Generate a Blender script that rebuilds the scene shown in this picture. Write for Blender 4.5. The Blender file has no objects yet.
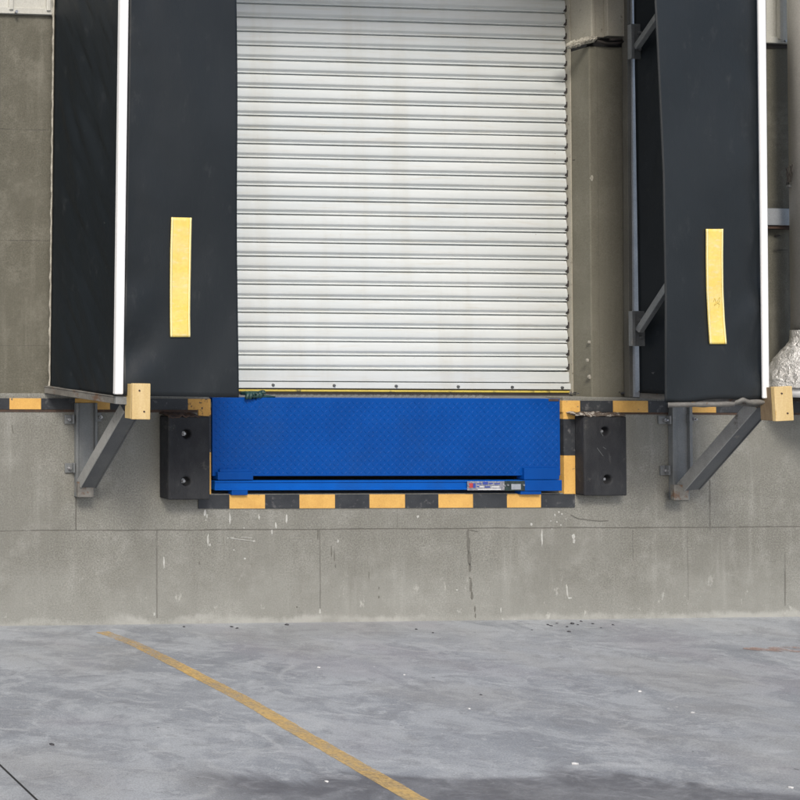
import bpy, bmesh, math, random
from mathutils import Vector, Matrix, noise
random.seed(7)
scn = bpy.context.scene
COL = scn.collection

# ------------------------------------------------------------------ camera
F = 1085.0; CX = -352.0; CY = 325.5; DIST = 6.2
yaw = math.atan(78 / F); pit = math.radians(1.03); rol = math.radians(0.42)
fw = Vector((math.sin(yaw) * math.cos(pit), math.cos(yaw) * math.cos(pit), math.sin(pit)))
r0 = Vector((math.cos(yaw), -math.sin(yaw), 0))
u0 = r0.cross(fw)
RT = r0 * math.cos(rol) + u0 * math.sin(rol)
UP = u0 * math.cos(rol) - r0 * math.sin(rol)
def ray(px, py): return fw + RT * ((px - CX) / F) - UP * ((py - CY) / F)
_d = ray(386, 621.5)
CAM = Vector((0, 0, 0)) - _d * (DIST / _d.y)
def P(px, py, y=0.0):
    d = ray(px, py); return CAM + d * ((y - CAM.y) / d.y)
def G(px, py, z=0.0):
    d = ray(px, py); return CAM + d * ((z - CAM.z) / d.z)
def PX(px, py=403, y=0.0): return P(px, py, y).x
def PZ(py, px=386, y=0.0): return P(px, py, y).z

cd = bpy.data.cameras.new('camera'); cam = bpy.data.objects.new('camera', cd); COL.objects.link(cam)
m = Matrix((RT, UP, -fw)).transposed().to_4x4(); m.translation = CAM
cam.matrix_world = m
cd.sensor_width = 36; cd.lens = 36 * F / 800
cd.shift_x = (400 - CX) / 800; cd.shift_y = -(400 - CY) / 800
cd.clip_end = 1000; scn.camera = cam

# ------------------------------------------------------------------ materials
class NT:
    def __init__(s, name):
        s.m = bpy.data.materials.new(name); s.m.use_nodes = True
        s.t = s.m.node_tree; s.n = s.t.nodes; s.l = s.t.links
        s.b = s.n['Principled BSDF']; s.out = s.n['Material Output']
        s.co = s.n.new('ShaderNodeTexCoord').outputs['Object']
        sp = s.n.new('ShaderNodeSeparateXYZ'); s.l.new(s.co, sp.inputs[0])
        s.X, s.Y, s.Z = sp.outputs
    def put(s, v, sock):
        if isinstance(v, (int, float, tuple, list)):
            if isinstance(v, (tuple, list)) and len(v) == 3 and sock.type == 'RGBA': v = (*v, 1)
            sock.default_value = v
        else: s.l.new(v, sock)
    def math(s, op, a, b=0.0, c=0.0, clamp=False):
        n = s.n.new('ShaderNodeMath'); n.operation = op; n.use_clamp = clamp
        s.put(a, n.inputs[0]); s.put(b, n.inputs[1]); s.put(c, n.inputs[2]); return n.outputs[0]
    def noise(s, scale, detail=4, rough=.55, stretch=(1, 1, 1), off=0.0, dist=0.0):
        mp = s.n.new('ShaderNodeMapping'); s.l.new(s.co, mp.inputs[0])
        mp.inputs['Scale'].default_value = stretch; mp.inputs['Location'].default_value = (off, off * .7, off * 1.3)
        n = s.n.new('ShaderNodeTexNoise'); s.l.new(mp.outputs[0], n.inputs['Vector'])
        n.inputs['Scale'].default_value = scale; n.inputs['Detail'].default_value = detail
        n.inputs['Roughness'].default_value = rough; n.inputs['Distortion'].default_value = dist
        return n.outputs[0]
    def smooth(s, v, lo, hi, a=0.0, b=1.0):
        n = s.n.new('ShaderNodeMapRange'); n.interpolation_type = 'SMOOTHSTEP'
        s.put(v, n.inputs[0]); s.put(lo, n.inputs[1]); s.put(hi, n.inputs[2]); s.put(a, n.inputs[3]); s.put(b, n.inputs[4])
        return n.outputs[0]
    def mix(s, f, a, b, blend='MIX'):
        n = s.n.new('ShaderNodeMix'); n.data_type = 'RGBA'; n.blend_type = blend
        s.put(f, n.inputs[0]); s.put(a, n.inputs[6]); s.put(b, n.inputs[7]); return n.outputs[2]
    def bump(s, h, strength=.3, dist=.005, prev=None):
        n = s.n.new('ShaderNodeBump'); n.inputs['Strength'].default_value = strength
        n.inputs['Distance'].default_value = dist; s.put(h, n.inputs['Height'])
        if prev: s.l.new(prev, n.inputs['Normal'])
        return n.outputs[0]
    def fin(s, col, rough=.7, metal=0.0, normal=None, spec=None):
        s.put(col, s.b.inputs['Base Color']); s.put(rough, s.b.inputs['Roughness']); s.put(metal, s.b.inputs['Metallic'])
        if normal: s.l.new(normal, s.b.inputs['Normal'])
        if spec is not None: s.b.inputs['Specular IOR Level'].default_value = spec
        return s.m

def worn(name, c1, c2, scale=6, rough=.6, metal=0.0, bump=.15, streak=(1, 1, 1), dirt=None, dirt_lo=.6, dirt_hi=.72, dscale=18, spec=None, grain=120):
    t = NT(name)
    n = t.noise(scale, 6, .6, streak)
    col = t.mix(t.smooth(n, .35, .65), c1, c2)
    if dirt:
        d = t.noise(dscale, 6, .65, streak, off=5)
        col = t.mix(t.smooth(d, dirt_lo, dirt_hi), col, dirt)
    g = t.noise(grain, 3, .6)
    col = t.mix(.25, col, t.mix(t.smooth(g, .3, .7), (.35, .35, .35), (.65, .65, .65)), 'OVERLAY')
    r = t.math('ADD', t.math('MULTIPLY', n, .2), rough - .1)
    return t.fin(col, r, metal, t.bump(g, bump, .003), spec)

def joints(t, lst):
    """thin construction joints: (axis, pos, lo, hi, width, strength)"""
    wob = t.math('MULTIPLY', t.math('SUBTRACT', t.noise(2.2, 3), .5), .016)
    fade = t.smooth(t.noise(7, 3, off=3), .34, .5, .35, 1)
    wv = t.math('ADD', t.math('MULTIPLY', t.noise(9, 3, off=9), 1.3), .35)
    tot = None
    for ax, pos, lo, hi, w, st in lst:
        a, b = (t.X, t.Z) if ax == 'v' else (t.Z, t.X)
        d = t.math('ABSOLUTE', t.math('SUBTRACT', t.math('ADD', a, wob), pos))
        ww = t.math('MULTIPLY', wv, w)
        k = t.smooth(d, 0, ww, st, 0)
        k = t.math('MULTIPLY', k, t.math('MULTIPLY', t.math('GREATER_THAN', b, lo), t.math('LESS_THAN', b, hi)))
        tot = k if tot is None else t.math('MAXIMUM', tot, k)
    return t.math('MULTIPLY', tot, fade)

def concrete(name, a, b, jl, base=False, dark=(.16, .155, .14), grain_amt=.5, light=(.37, .372, .35)):
    t = NT(name)
    big = t.noise(.9, 5, .6)
    col = t.mix(t.smooth(big, .32, .68), a, b)
    med = t.noise(5, 7, .72, off=2)
    col = t.mix(t.smooth(med, .45, .72, 0, .38), col, light)
    streak = t.noise(5, 5, .65, (1.6, 1, .16), off=4)
    col = t.mix(t.smooth(streak, .5, .74, 0, .4), col, dark)
    streak2 = t.noise(8, 5, .65, (1.6, 1, .12), off=14)
    col = t.mix(t.smooth(streak2, .52, .76, 0, .3), col, light)
    fine = t.noise(110, 5, .78, off=1)
    fine2 = t.noise(260, 3, .7, off=8)
    fr = t.math('ADD', t.math('MULTIPLY', fine, .6), t.math('MULTIPLY', fine2, .4))
    patch = t.smooth(t.noise(1.7, 3, off=21), .35, .6, .45, 1)
    col = t.mix(t.math('MULTIPLY', patch, grain_amt), col, t.mix(t.smooth(fr, .38, .62), (.18, .18, .18), (.82, .82, .82)), 'OVERLAY')
    pit_ = t.noise(38, 2, .5, off=31)
    col = t.mix(t.smooth(pit_, .72, .76, 0, .45), col, dark)
    if base:
        n = t.noise(4, 7, .75, (1, 1, .35), off=6)
        h = t.math('SUBTRACT', t.Z, t.math('MULTIPLY', n, .17))
        bm_ = t.smooth(t.noise(2.1, 5, .7, off=57), .38, .6, .15, .6)
        col = t.mix(t.math('MULTIPLY', t.smooth(h, -.07, -.035, 1, 0), bm_), col, (.48, .48, .455))
        h2 = t.math('SUBTRACT', t.Z, t.math('MULTIPLY', t.noise(3, 6, .7, off=61), .9))
        col = t.mix(t.smooth(h2, -.4, .05, .25, 0), col, (.42, .43, .41))
        ef = t.noise(13, 6, .75, (1, 1, .6), off=33)
        lowm = t.smooth(t.Z, .05, .42, 1, 0)
        col = t.mix(t.math('MULTIPLY', t.smooth(ef, .6, .68, 0, .55), lowm), col, (.56, .56, .53))
    j = joints(t, jl)
    col = t.mix(t.math('MULTIPLY', j, .85), col, (.1, .095, .085))
    nb = t.bump(t.math('SUBTRACT', fr, t.math('MULTIPLY', j, 1.5)), .35, .003)
    nb = t.bump(med, .35, .02, nb)
    return t.fin(col, .88, 0, nb, .3)

def jv(px, y0, y1, w=.006, st=1.): # vertical joint between image rows y0 (top) and y1
    a = P(px, y1); b = P(px, y0); return ('v', P(px, (y0 + y1) / 2).x, a.z, b.z, w, st)
def jh(py, x0, x1, w=.006, st=1.): return ('h', P((x0 + x1) / 2, py).z, P(x0, py).x, P(x1, py).x, w, st)
ZJ = P(386, 529).z
lowj = [('h', ZJ, -12, 12, .006, 1.), jv(76, 482, 530, .009), jv(157, 530, 618, .007, .75), jv(320, 530, 612, .005, .8),
        jv(397, 508, 529, .005, .6), jv(710, 480, 530, .010), jv(785, 552, 606, .008, .9), jv(688, 530, 600, .005, .5),
        jv(633, 530, 560, .006, .6), ('v', -4.2, 0, 1.3, .008, 1.), ('v', 4.4, 0, 1.3, .008, 1.)]
upj = [jh(124, -400, 52, .006, .8), jh(234, -800, 52, .005, .9), jh(343, -800, 52, .004, .5), jv(3, 20, 124, .006, .8),
       jh(147, 766, 1200, .004, .5), ('h', 4.3, -12, 12, .006, .8), ('v', 3.6, 0, 6, .006, .7), ('v', -4.6, 0, 6, .006, .8)]
M = {}
M['wall_low'] = concrete('rendered_concrete', (.228, .228, .207), (.196, .195, .175), lowj, True, dark=(.165, .162, .143), grain_amt=.55)
M['wall_up'] = concrete('olive_concrete', (.138, .133, .107), (.115, .111, .089), upj, False, dark=(.13, .122, .1), grain_amt=.38, light=(.28, .27, .23))
M['jamb'] = concrete('jamb_plaster', (.178, .171, .136), (.157, .15, .12), [jv(605, 0, 403, .005, .35)], False, dark=(.11, .105, .085), grain_amt=.22, light=(.24, .23, .19))
M['casing'] = worn('casing_plaster', (.42, .4, .34), (.37, .35, .29), 3, .8, dirt=(.17, .16, .13), spec=.3)
M['chip'] = worn('broken_plaster', (.46, .44, .38), (.3, .285, .245), 30, .9, bump=.8, spec=.3)

def ground_mat():
    t = NT('troweled_concrete')
    a, b = (.245, .264, .292), (.34, .363, .394)
    n1 = t.noise(.9, 5, .6, (1, 1.2, 1), dist=.8)
    col = t.mix(t.smooth(n1, .3, .7), a, b)
    n2 = t.noise(2.6, 8, .72, (1, 1.35, 1), off=3, dist=1.0)
    col = t.mix(t.smooth(n2, .46, .57, 0, .6), col, (.425, .45, .478))
    n3 = t.noise(3.4, 8, .7, (.9, 1.3, 1), off=11, dist=1.2)
    col = t.mix(t.smooth(n3, .5, .62, 0, .5), col, (.205, .217, .238))
    n4 = t.noise(9, 7, .75, (.7, 1.2, 1), off=17, dist=1.4)
    col = t.mix(t.smooth(n4, .54, .63, 0, .55), col, (.47, .495, .52))
    n5 = t.noise(7, 7, .72, (.7, 1.2, 1), off=23, dist=1.6)
    col = t.mix(t.smooth(n5, .54, .65, 0, .42), col, (.195, .204, .217))
    n7 = t.noise(20, 8, .8, (.8, 1.3, 1), off=29, dist=2)
    col = t.mix(t.smooth(n7, .56, .62, 0, .42), col, (.46, .48, .505))
    n8 = t.noise(24, 8, .8, (.8, 1.3, 1), off=37, dist=2)
    col = t.mix(t.smooth(n8, .58, .63, 0, .4), col, (.17, .178, .19))
    # thin curved float marks
    v = t.n.new('ShaderNodeTexVoronoi'); v.feature = 'DISTANCE_TO_EDGE'; v.inputs['Scale'].default_value = 1.7
    mp = t.n.new('ShaderNodeMapping'); mp.inputs['Scale'].default_value = (.8, 1.5, 1)
    wv = t.n.new('ShaderNodeMix'); wv.data_type = 'VECTOR'; nn = t.n.new('ShaderNodeTexNoise'); nn.inputs['Scale'].default_value = 1.9; nn.inputs['Detail'].default_value = 5
    t.l.new(t.co, nn.inputs['Vector']); wv.inputs[0].default_value = .45; t.l.new(t.co, wv.inputs[4]); t.l.new(nn.outputs['Color'], wv.inputs[5])
    t.l.new(wv.outputs[1], mp.inputs[0]); t.l.new(mp.outputs[0], v.inputs[0])
    ed = t.math('MULTIPLY', t.smooth(v.outputs[0], .0, .035, .5, 0), t.smooth(t.noise(2.2, 3, off=66), .45, .6))
    col = t.mix(ed, col, (.46, .48, .5))
    n6 = t.noise(1.1, 3, .5, off=40)
    col = t.mix(t.smooth(n6, .5, .7, 0, .35), col, (.29, .285, .27))
    col = t.mix(t.smooth(t.noise(1.4, 3, .5, off=77), .52, .7, 0, .35), col, (.28, .27, .305))
    fine = t.noise(150, 5, .8)
    col = t.mix(.34, col, t.mix(t.smooth(fine, .38, .62), (.22, .22, .22), (.78, .78, .78)), 'OVERLAY')
    # damp dark stain in the foreground
    p1, p2 = G(190, 772), G(690, 800); pc = G(560, 768)
    edge = t.math('MULTIPLY', t.math('SUBTRACT', t.noise(1.3, 5, .6, off=51, dist=.8), .5), 1.1)
    yy = t.math('ADD', t.math('ADD', t.Y, t.math('MULTIPLY', edge, .8)), t.math('MULTIPLY', t.math('MAXIMUM', t.math('SUBTRACT', t.X, pc.x), 0.0), .5))
    m1 = t.smooth(yy, pc.y - .09, pc.y + .03, 1, 0)
    m1 = t.math('MULTIPLY', m1, t.smooth(t.X, p1.x - .15, p1.x + .25))
    m1 = t.math('MULTIPLY', m1, t.smooth(t.math('ADD', t.X, edge), 1.2, 1.8, 1, .3))
    m1 = t.math('MULTIPLY', m1, t.smooth(n2, .35, .65, 1, .75))
    st = t.mix(t.smooth(n4, .45, .7), (.095, .097, .11), (.19, .195, .212))
    col = t.mix(t.math('MULTIPLY', m1, .85), col, st)
    # black specks
    sp = t.noise(26, 1, .4, off=71)
    col = t.mix(t.smooth(sp, .80, .82, 0, .7), col, (.06, .06, .065))
    sp2 = t.noise(19, 1, .4, off=87)
    col = t.mix(t.smooth(sp2, .815, .825, 0, .7), col, (.75, .76, .76))
    # light dusty edge at the wall foot
    yn = t.math('ADD', t.Y, t.math('MULTIPLY', t.noise(7, 5, .7, off=91), .07))
    col = t.mix(t.smooth(yn, -.02, .05, 0, .35), col, (.4, .41, .41))
    # sawn joint
    q1, q2 = G(0, 765), G(37, 800); d = (q2 - q1).normalized()
    dist = t.math('ABSOLUTE', t.math('ADD', t.math('MULTIPLY', t.math('SUBTRACT', t.X, q1.x), -d.y), t.math('MULTIPLY', t.math('SUBTRACT', t.Y, q1.y), d.x)))
    j = t.smooth(dist, .003, .0075, 1, 0)
    col = t.mix(j, col, (.02, .02, .022))
    jl = t.smooth(dist, .006, .02, .3, 0)
    h = t.math('SUBTRACT', fine, t.math('MULTIPLY', j, 2))
    nb = t.bump(h, .25, .003); nb = t.bump(n2, .25, .012, nb)
    rough = t.math('ADD', t.math('MULTIPLY', n3, .3), .42)
    return t.fin(col, rough, 0, nb, .4)
M['ground'] = ground_mat()

def line_paint():
    t = NT('worn_yellow_paint')
    n = t.noise(9, 6, .75, off=2); n2 = t.noise(60, 4, .7)
    col = t.mix(t.smooth(n, .35, .65), (.64, .43, .155), (.58, .42, .2))
    # two bare-worn stretches
    nb_ = t.noise(1.15, 4, .6, off=12.3)
    k = t.math('ADD', t.math('MULTIPLY', n2, .45), t.math('MULTIPLY', nb_, .9))
    k = t.math('ADD', k, t.math('MULTIPLY', n, .3))
    pass
    ga = G(345, 758).y
    low = t.smooth(t.Y, ga - .15, ga + .25, .13, 0)
    wear = t.smooth(t.math('ADD', k, low), .72, 1.02, .08, .8)
    t.fin(col, .6, 0, None, .3)
    tr = t.n.new('ShaderNodeBsdfTransparent'); mx = t.n.new('ShaderNodeMixShader')
    t.l.new(wear, mx.inputs[0]); t.l.new(t.b.outputs[0], mx.inputs[1]); t.l.new(tr.outputs[0], mx.inputs[2])
    t.l.new(mx.outputs[0], t.out.inputs[0]); return t.m
M['line'] = line_paint()

def slat_mat():
    t = NT('white_slat_enamel')
    n = t.noise(3, 5, .6, (.3, 1, 3)); d = t.noise(14, 6, .7, (.2, 1, 2.2), off=4)
    col = t.mix(t.smooth(n, .35, .65), (.66, .695, .70), (.6, .64, .65))
    col = t.mix(t.smooth(d, .5, .75, 0, .45), col, (.52, .50, .43))
    v = t.noise(4, 5, .6, (1.5, 1, .1), off=8)
    col = t.mix(t.smooth(v, .5, .75, 0, .3), col, (.52, .51, .45))
    sp = t.noise(42, 2, .5, off=9)
    col = t.mix(t.smooth(sp, .76, .79, 0, .5), col, (.3, .24, .18))
    b = t.bump(t.noise(6, 3, .5, (.5, 1, 1)), .12, .01)
    return t.fin(col, .38, 0.0, b, .5)
M['slat'] = slat_mat()

def pvc(name, a, b, rough=.42):
    t = NT(name)
    n = t.noise(1.4, 4, .5); sc = t.noise(12, 6, .75, (1, 1, .5), off=3); f = t.noise(420, 2, .5)
    col = t.mix(t.smooth(n, .35, .65), a, b)
    col = t.mix(t.smooth(sc, .56, .78, 0, .45), col, (.05, .054, .058))
    s2 = t.noise(30, 3, .6, (.3, 1, 1.2), off=13)
    col = t.mix(t.smooth(s2, .74, .78, 0, .35), col, (.2, .2, .2))
    r = t.math('ADD', t.math('MULTIPLY', sc, .25), rough - .1)
    return t.fin(col, r, 0, t.bump(t.noise(7, 6, .65, (1, 1, .6), off=6), .25, .012, t.bump(f, .2, .001)), .34)
M['front_pvc'] = pvc('charcoal_pvc', (.013, .0165, .020), (.018, .022, .026))
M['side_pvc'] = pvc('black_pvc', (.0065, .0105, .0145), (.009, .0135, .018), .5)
M['strip_white'] = worn('white_plastic', (.86, .87, .88), (.8, .81, .83), 4, .4, bump=.03, grain=60, dirt=(.6, .6, .6), dirt_lo=.68, dirt_hi=.8)
M['yellow_tape'] = worn('yellow_reflective_vinyl', (.82, .62, .13), (.8, .64, .22), 3, .45, bump=.03, streak=(1, 1, 3), dirt=(.75, .66, .36), dirt_lo=.5, dirt_hi=.75, grain=60)
M['tape_edge'] = worn('yellow_vinyl_hem', (.88, .76, .36), (.85, .74, .38), 3, .5, bump=.02)
M['pencil'] = worn('pencil_mark', (.52, .4, .1), (.5, .38, .1), 20, .6)
M['torn_steel'] = worn('torn_rusty_steel', (.07, .05, .04), (.1, .08, .065), 14, .75, .1, bump=.8, dirt=(.4, .38, .35), dirt_lo=.5, dirt_hi=.56, dscale=22)
M['wood'] = worn('varnished_pine', (.6, .44, .2), (.68, .52, .27), 5, .5, bump=.1, streak=(3, 3, .5), dirt=(.52, .34, .12), dirt_lo=.58, dirt_hi=.75)
M['wood_mid'] = worn('darker_pine', (.5, .36, .15), (.58, .43, .2), 9, .7, bump=.2, streak=(3, 3, .5))
M['wood_side'] = worn('weathered_pine', (.15, .105, .06), (.22, .165, .1), 9, .8, bump=.3, streak=(3, 3, .5))
M['steel'] = worn('grey_painted_steel', (.17, .182, .19), (.225, .235, .238), 7, .5, .15, streak=(1, 1, .4), dirt=(.3, .29, .27), dirt_lo=.6, dirt_hi=.72)
M['steel_dark'] = worn('dark_paint_and_shade_steel', (.085, .092, .1), (.11, .117, .122), 7, .5, .1, dirt=(.16, .155, .145), dirt_lo=.6, dirt_hi=.74)  # dark paint; on the strut web it stands in for shade
M['steel_rust'] = worn('scuffed_steel', (.2, .195, .18), (.135, .13, .12), 16, .65, .1, bump=.4, dirt=(.13, .085, .06), dirt_lo=.56, dirt_hi=.66)
M['steel_lit'] = worn('lit_scuffed_steel', (.34, .345, .34), (.27, .275, .27), 12, .55, .1, streak=(1, 1, .6), dirt=(.15, .14, .13), dirt_lo=.58, dirt_hi=.68)  # lit copy of the grey steel for the strut's left flange
M['steel_olive'] = worn('olive_steel', (.15, .146, .125), (.12, .116, .1), 7, .6, .1, streak=(1, 1, .4))
M['galv'] = worn('galvanised_steel', (.46, .49, .53), (.4, .43, .47), 9, .42, .45, bump=.05)
M['bolt'] = worn('zinc_bolt', (.55, .56, .58), (.4, .4, .41), 40, .35, .8)
M['rust'] = worn('brown_rust', (.085, .05, .035), (.06, .042, .034), 20, .85, dirt=(.16, .09, .05), bump=.5)
def blue_mat(name, a, b):
    t = NT(name)
    n = t.noise(3, 5, .6); s = t.noise(20, 6, .7, (1, 1, .5), off=3)
    col = t.mix(t.smooth(n, .35, .65), a, b)
    col = t.mix(t.smooth(s, .58, .8, 0, .2), col, (.015, .12, .42))
    sc = t.noise(60, 3, .6, (.4, 1, 2), off=7)
    col = t.mix(t.smooth(sc, .70, .76, 0, .4), col, (.08, .2, .4))
    gr = t.noise(1.7, 6, .7, off=44)
    col = t.mix(t.smooth(gr, .48, .7, 0, .35), col, (.012, .055, .2))
    r = t.math('ADD', t.math('MULTIPLY', s, .3), .3)
    return t.fin(col, r, 0, t.bump(s, .08, .003), .2)
M['blue'] = blue_mat('blue_enamel', (.0004, .066, .33), (.0004, .055, .28))
M['blue2'] = blue_mat('blue_enamel_bar', (.0006, .1, .47), (.0006, .085, .41))
def rubber_mat():
    t = NT('black_rubber')
    n = t.noise(6, 7, .7, (1, 1, .6)); sc = t.noise(24, 6, .75, (1.4, 1, .35), off=3); g = t.noise(90, 5, .8, off=7)
    col = t.mix(t.smooth(n, .35, .65), (.017, .018, .022), (.032, .034, .038))
    col = t.mix(t.smooth(sc, .58, .7, 0, .4), col, (.085, .085, .088))
    col = t.mix(t.smooth(t.noise(9, 7, .8, off=15), .60, .68, 0, .35), col, (.13, .125, .115))
    nb = t.bump(g, .6, .004); nb = t.bump(sc, .5, .008, nb); nb = t.bump(n, .4, .02, nb)
    return t.fin(col, .72, 0, nb, .35)
M['rubber'] = rubber_mat()
M['orange'] = worn('orange_yellow_paint', (.72, .43, .12), (.64, .37, .1), 9, .6, bump=.3, dirt=(.2, .15, .1), dirt_lo=.65, dirt_hi=.69, dscale=24)
M['orange_worn'] = worn('chipped_orange_paint', (.66, .37, .09), (.6, .33, .08), 9, .65, bump=.3, dirt=(.09, .06, .04), dirt_lo=.56, dirt_hi=.6, dscale=28)
M['black_paint'] = worn('black_band_paint', (.026, .029, .035), (.038, .042, .048), 9, .55, bump=.2, dirt=(.12, .12, .125), dirt_lo=.55, dirt_hi=.72, dscale=26)
M['void'] = worn('recess_dark', (.03, .03, .032), (.02, .02, .022), 5, .9)  # near-black: the shade inside recesses is put into the colour
M['seal'] = worn('yellow_rubber_seal', (.62, .5, .1), (.55, .43, .09), 12, .6, dirt=(.2, .16, .06), dirt_lo=.58, dirt_hi=.7)
M['dark_rubber_line'] = worn('dark_gasket', (.03, .025, .025), (.04, .034, .03), 8, .8)
M['plate_grey'] = worn('printed_plate', (.2, .21, .25), (.3, .3, .34), 45, .4, .2, bump=.02, dirt=(.42, .42, .45), dirt_lo=.5, dirt_hi=.6, dscale=60)
M['red_ink'] = worn('red_ink', (.45, .06, .06), (.4, .05, .05), 30, .5)
M['blue_ink'] = worn('blue_ink', (.05, .08, .35), (.04, .06, .3), 30, .5)
M['white_ink'] = worn('white_ink', (.7, .7, .7), (.6, .6, .62), 30, .5)
M['clip_dark'] = worn('black_clip', (.02, .03, .03), (.03, .05, .05), 30, .4)
M['green_rope'] = worn('dark_green_rubber', (.012, .04, .038), (.02, .065, .06), 40, .45, bump=.3, dirt=(.06, .13, .12), dirt_lo=.6, dirt_hi=.7, dscale=60)
M['clad'] = worn('offwhite_cladding', (.58, .58, .54), (.5, .5, .46), 3, .5, bump=.04, streak=(1, 1, .3), dirt=(.4, .39, .35), dirt_lo=.58, dirt_hi=.75)
M['pipe'] = worn('grey_pipe_paint', (.42, .41, .39), (.35, .345, .325), 5, .55, bump=.05, streak=(1, 1, .3))
def foil_mat():
    t = NT('crinkled_foil')
    v = t.n.new('ShaderNodeTexVoronoi'); v.feature = 'DISTANCE_TO_EDGE'; v.inputs['Scale'].default_value = 16
    t.l.new(t.co, v.inputs[0])
    n = t.noise(9, 6, .7); col = t.mix(t.smooth(n, .35, .65), (.8, .8, .79), (.9, .9, .89))
    col = t.mix(t.smooth(v.outputs[0], 0, .02, .35, 0), col, (.2, .2, .19))
    nb = t.bump(v.outputs[0], .7, .03); nb = t.bump(n, .5, .03, nb)
    nb = t.bump(t.noise(34, 4, .7, dist=1.5), .8, .02, nb)
    return t.fin(col, .36, .35, nb)
M['foil'] = foil_mat()
M['stone'] = worn('dark_grit', (.03, .032, .04), (.06, .06, .065), 50, .8)
M['litter'] = worn('pale_chip', (.75, .76, .76), (.6, .6, .6), 50, .7)
M['splash'] = worn('white_paint_splash', (.52, .53, .51), (.42, .42, .4), 40, .7, bump=.3)
M['tar'] = worn('dark_stain', (.12, .118, .105), (.16, .157, .14), 40, .8, bump=.2)
M['fascia'] = worn('grey_fascia', (.4, .4, .38), (.36, .36, .34), 3, .6)

# ------------------------------------------------------------------ objects
class MB:
    def __init__(s): s.v = []; s.f = []; s.mi = []
    def quadbox(s, c, mi=0):
        """c: 8 corners, bottom 4 (ccw) then top 4"""
        b = len(s.v); s.v += [Vector(p) for p in c]
        for q in ((3, 2, 1, 0), (4, 5, 6, 7), (0, 1, 5, 4), (1, 2, 6, 5), (2, 3, 7, 6), (3, 0, 4, 7)):
            s.f.append([b + i for i in q]); s.mi.append(mi)
        return s
    def box(s, x0, x1, y0, y1, z0, z1, mi=0):
        if x0 > x1: x0, x1 = x1, x0
        if y0 > y1: y0, y1 = y1, y0
        if z0 > z1: z0, z1 = z1, z0
        return s.quadbox([(x0, y0, z0), (x1, y0, z0), (x1, y1, z0), (x0, y1, z0), (x0, y0, z1), (x1, y0, z1), (x1, y1, z1), (x0, y1, z1)], mi)
    def pbox(s, x0, y0, x1, y1, yf, yb, mi=0):
        """axis box whose front face (depth yf) covers the image rectangle"""
        a = P(x0, y1, yf); b = P(x1, y0, yf); return s.box(a.x, b.x, yf, yb, a.z, b.z, mi)
    def bar(s, p, q, w, h, side, mi=0):
        p = Vector(p); q = Vector(q); d = (q - p).normalized(); a = Vector(side); a = (a - d * a.dot(d)).normalized(); b = d.cross(a)
        a = a * w / 2; b = b * h / 2
        c = [p - a - b, p + a - b, p + a + b, p - a + b, q - a - b, q + a - b, q + a + b, q - a + b]
        return s.quadbox(c, mi)
    def tube(s, pts, r, n=12, mi=0, cap=True):
        pts = [Vector(p) for p in pts]; rs = r if isinstance(r, (list, tuple)) else [r] * len(pts); rings = []
        for i, p in enumerate(pts):
            d = (pts[min(i + 1, len(pts) - 1)] - pts[max(i - 1, 0)]).normalized()
            a = d.cross(Vector((0, 0, 1)) if abs(d.z) < .9 else Vector((1, 0, 0))).normalized(); b = d.cross(a)
            base = len(s.v); rings.append(base)
            for k in range(n):
                t = 2 * math.pi * k / n; s.v.append(p + (a * math.cos(t) + b * math.sin(t)) * rs[i])
        for i in range(len(pts) - 1):
            for k in range(n):
                s.f.append([rings[i] + k, rings[i] + (k + 1) % n, rings[i + 1] + (k + 1) % n, rings[i + 1] + k]); s.mi.append(mi)
        if cap:
            s.f.append([rings[0] + k for k in range(n)][::-1]); s.mi.append(mi)
            s.f.append([rings[-1] + k for k in range(n)]); s.mi.append(mi)
        return s
    def prism(s, poly, d, mi=0):
        """poly: list of points (planar), extruded by vector d"""
        b = len(s.v); n = len(poly); d = Vector(d)
        s.v += [Vector(p) for p in poly] + [Vector(p) + d for p in poly]
        s.f.append([b + i for i in range(n)]); s.mi.append(mi)
        s.f.append([b + n + i for i in range(n)][::-1]); s.mi.append(mi)
        for i in range(n):
            j = (i + 1) % n; s.f.append([b + i, b + n + i, b + n + j, b + j]); s.mi.append(mi)
        return s
    def grid(s, fn, nu, nv, mi=0):
        b = len(s.v)
        for j in range(nv + 1):
            for i in range(nu + 1): s.v.append(Vector(fn(i / nu, j / nv)))
        for j in range(nv):
            for i in range(nu):
                a = b + j * (nu + 1) + i; s.f.append([a, a + 1, a + nu + 2, a + nu + 1]); s.mi.append(mi)
        return s
    def build(s, name, mats, parent=None, smooth=False, bevel=0, solid=0, fixn=True):
        me = bpy.data.meshes.new(name)
        off = parent_world(parent) if parent else Vector()
        me.from_pydata([v - off for v in s.v], [], s.f)
        mats = mats if isinstance(mats, (list, tuple)) else [mats]
        for k in mats: me.materials.append(M[k])
        for p, i in zip(me.polygons, s.mi): p.material_index = i; p.use_smooth = smooth
        if fixn:
            bm = bmesh.new(); bm.from_mesh(me); bmesh.ops.recalc_face_normals(bm, faces=bm.faces); bm.to_mesh(me); bm.free()
        o = bpy.data.objects.new(name, me); COL.objects.link(o)
        if parent: o.parent = parent
        if bevel:
            md = o.modifiers.new('bevel', 'BEVEL'); md.width = bevel; md.segments = 2; md.limit_method = 'ANGLE'; md.harden_normals = False
        if solid:
            md = o.modifiers.new('solid', 'SOLIDIFY'); md.thickness = solid; md.offset = 0
        return o
def parent_world(o):
    v = Vector()
    while o: v = v + o.location; o = o.parent
    return v
def tag(o, label=None, cat=None, group=None, kind=None):
    if label: o['label'] = label
    if cat: o['category'] = cat
    if group: o['group'] = group
    if kind: o['kind'] = kind
    return o
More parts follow.
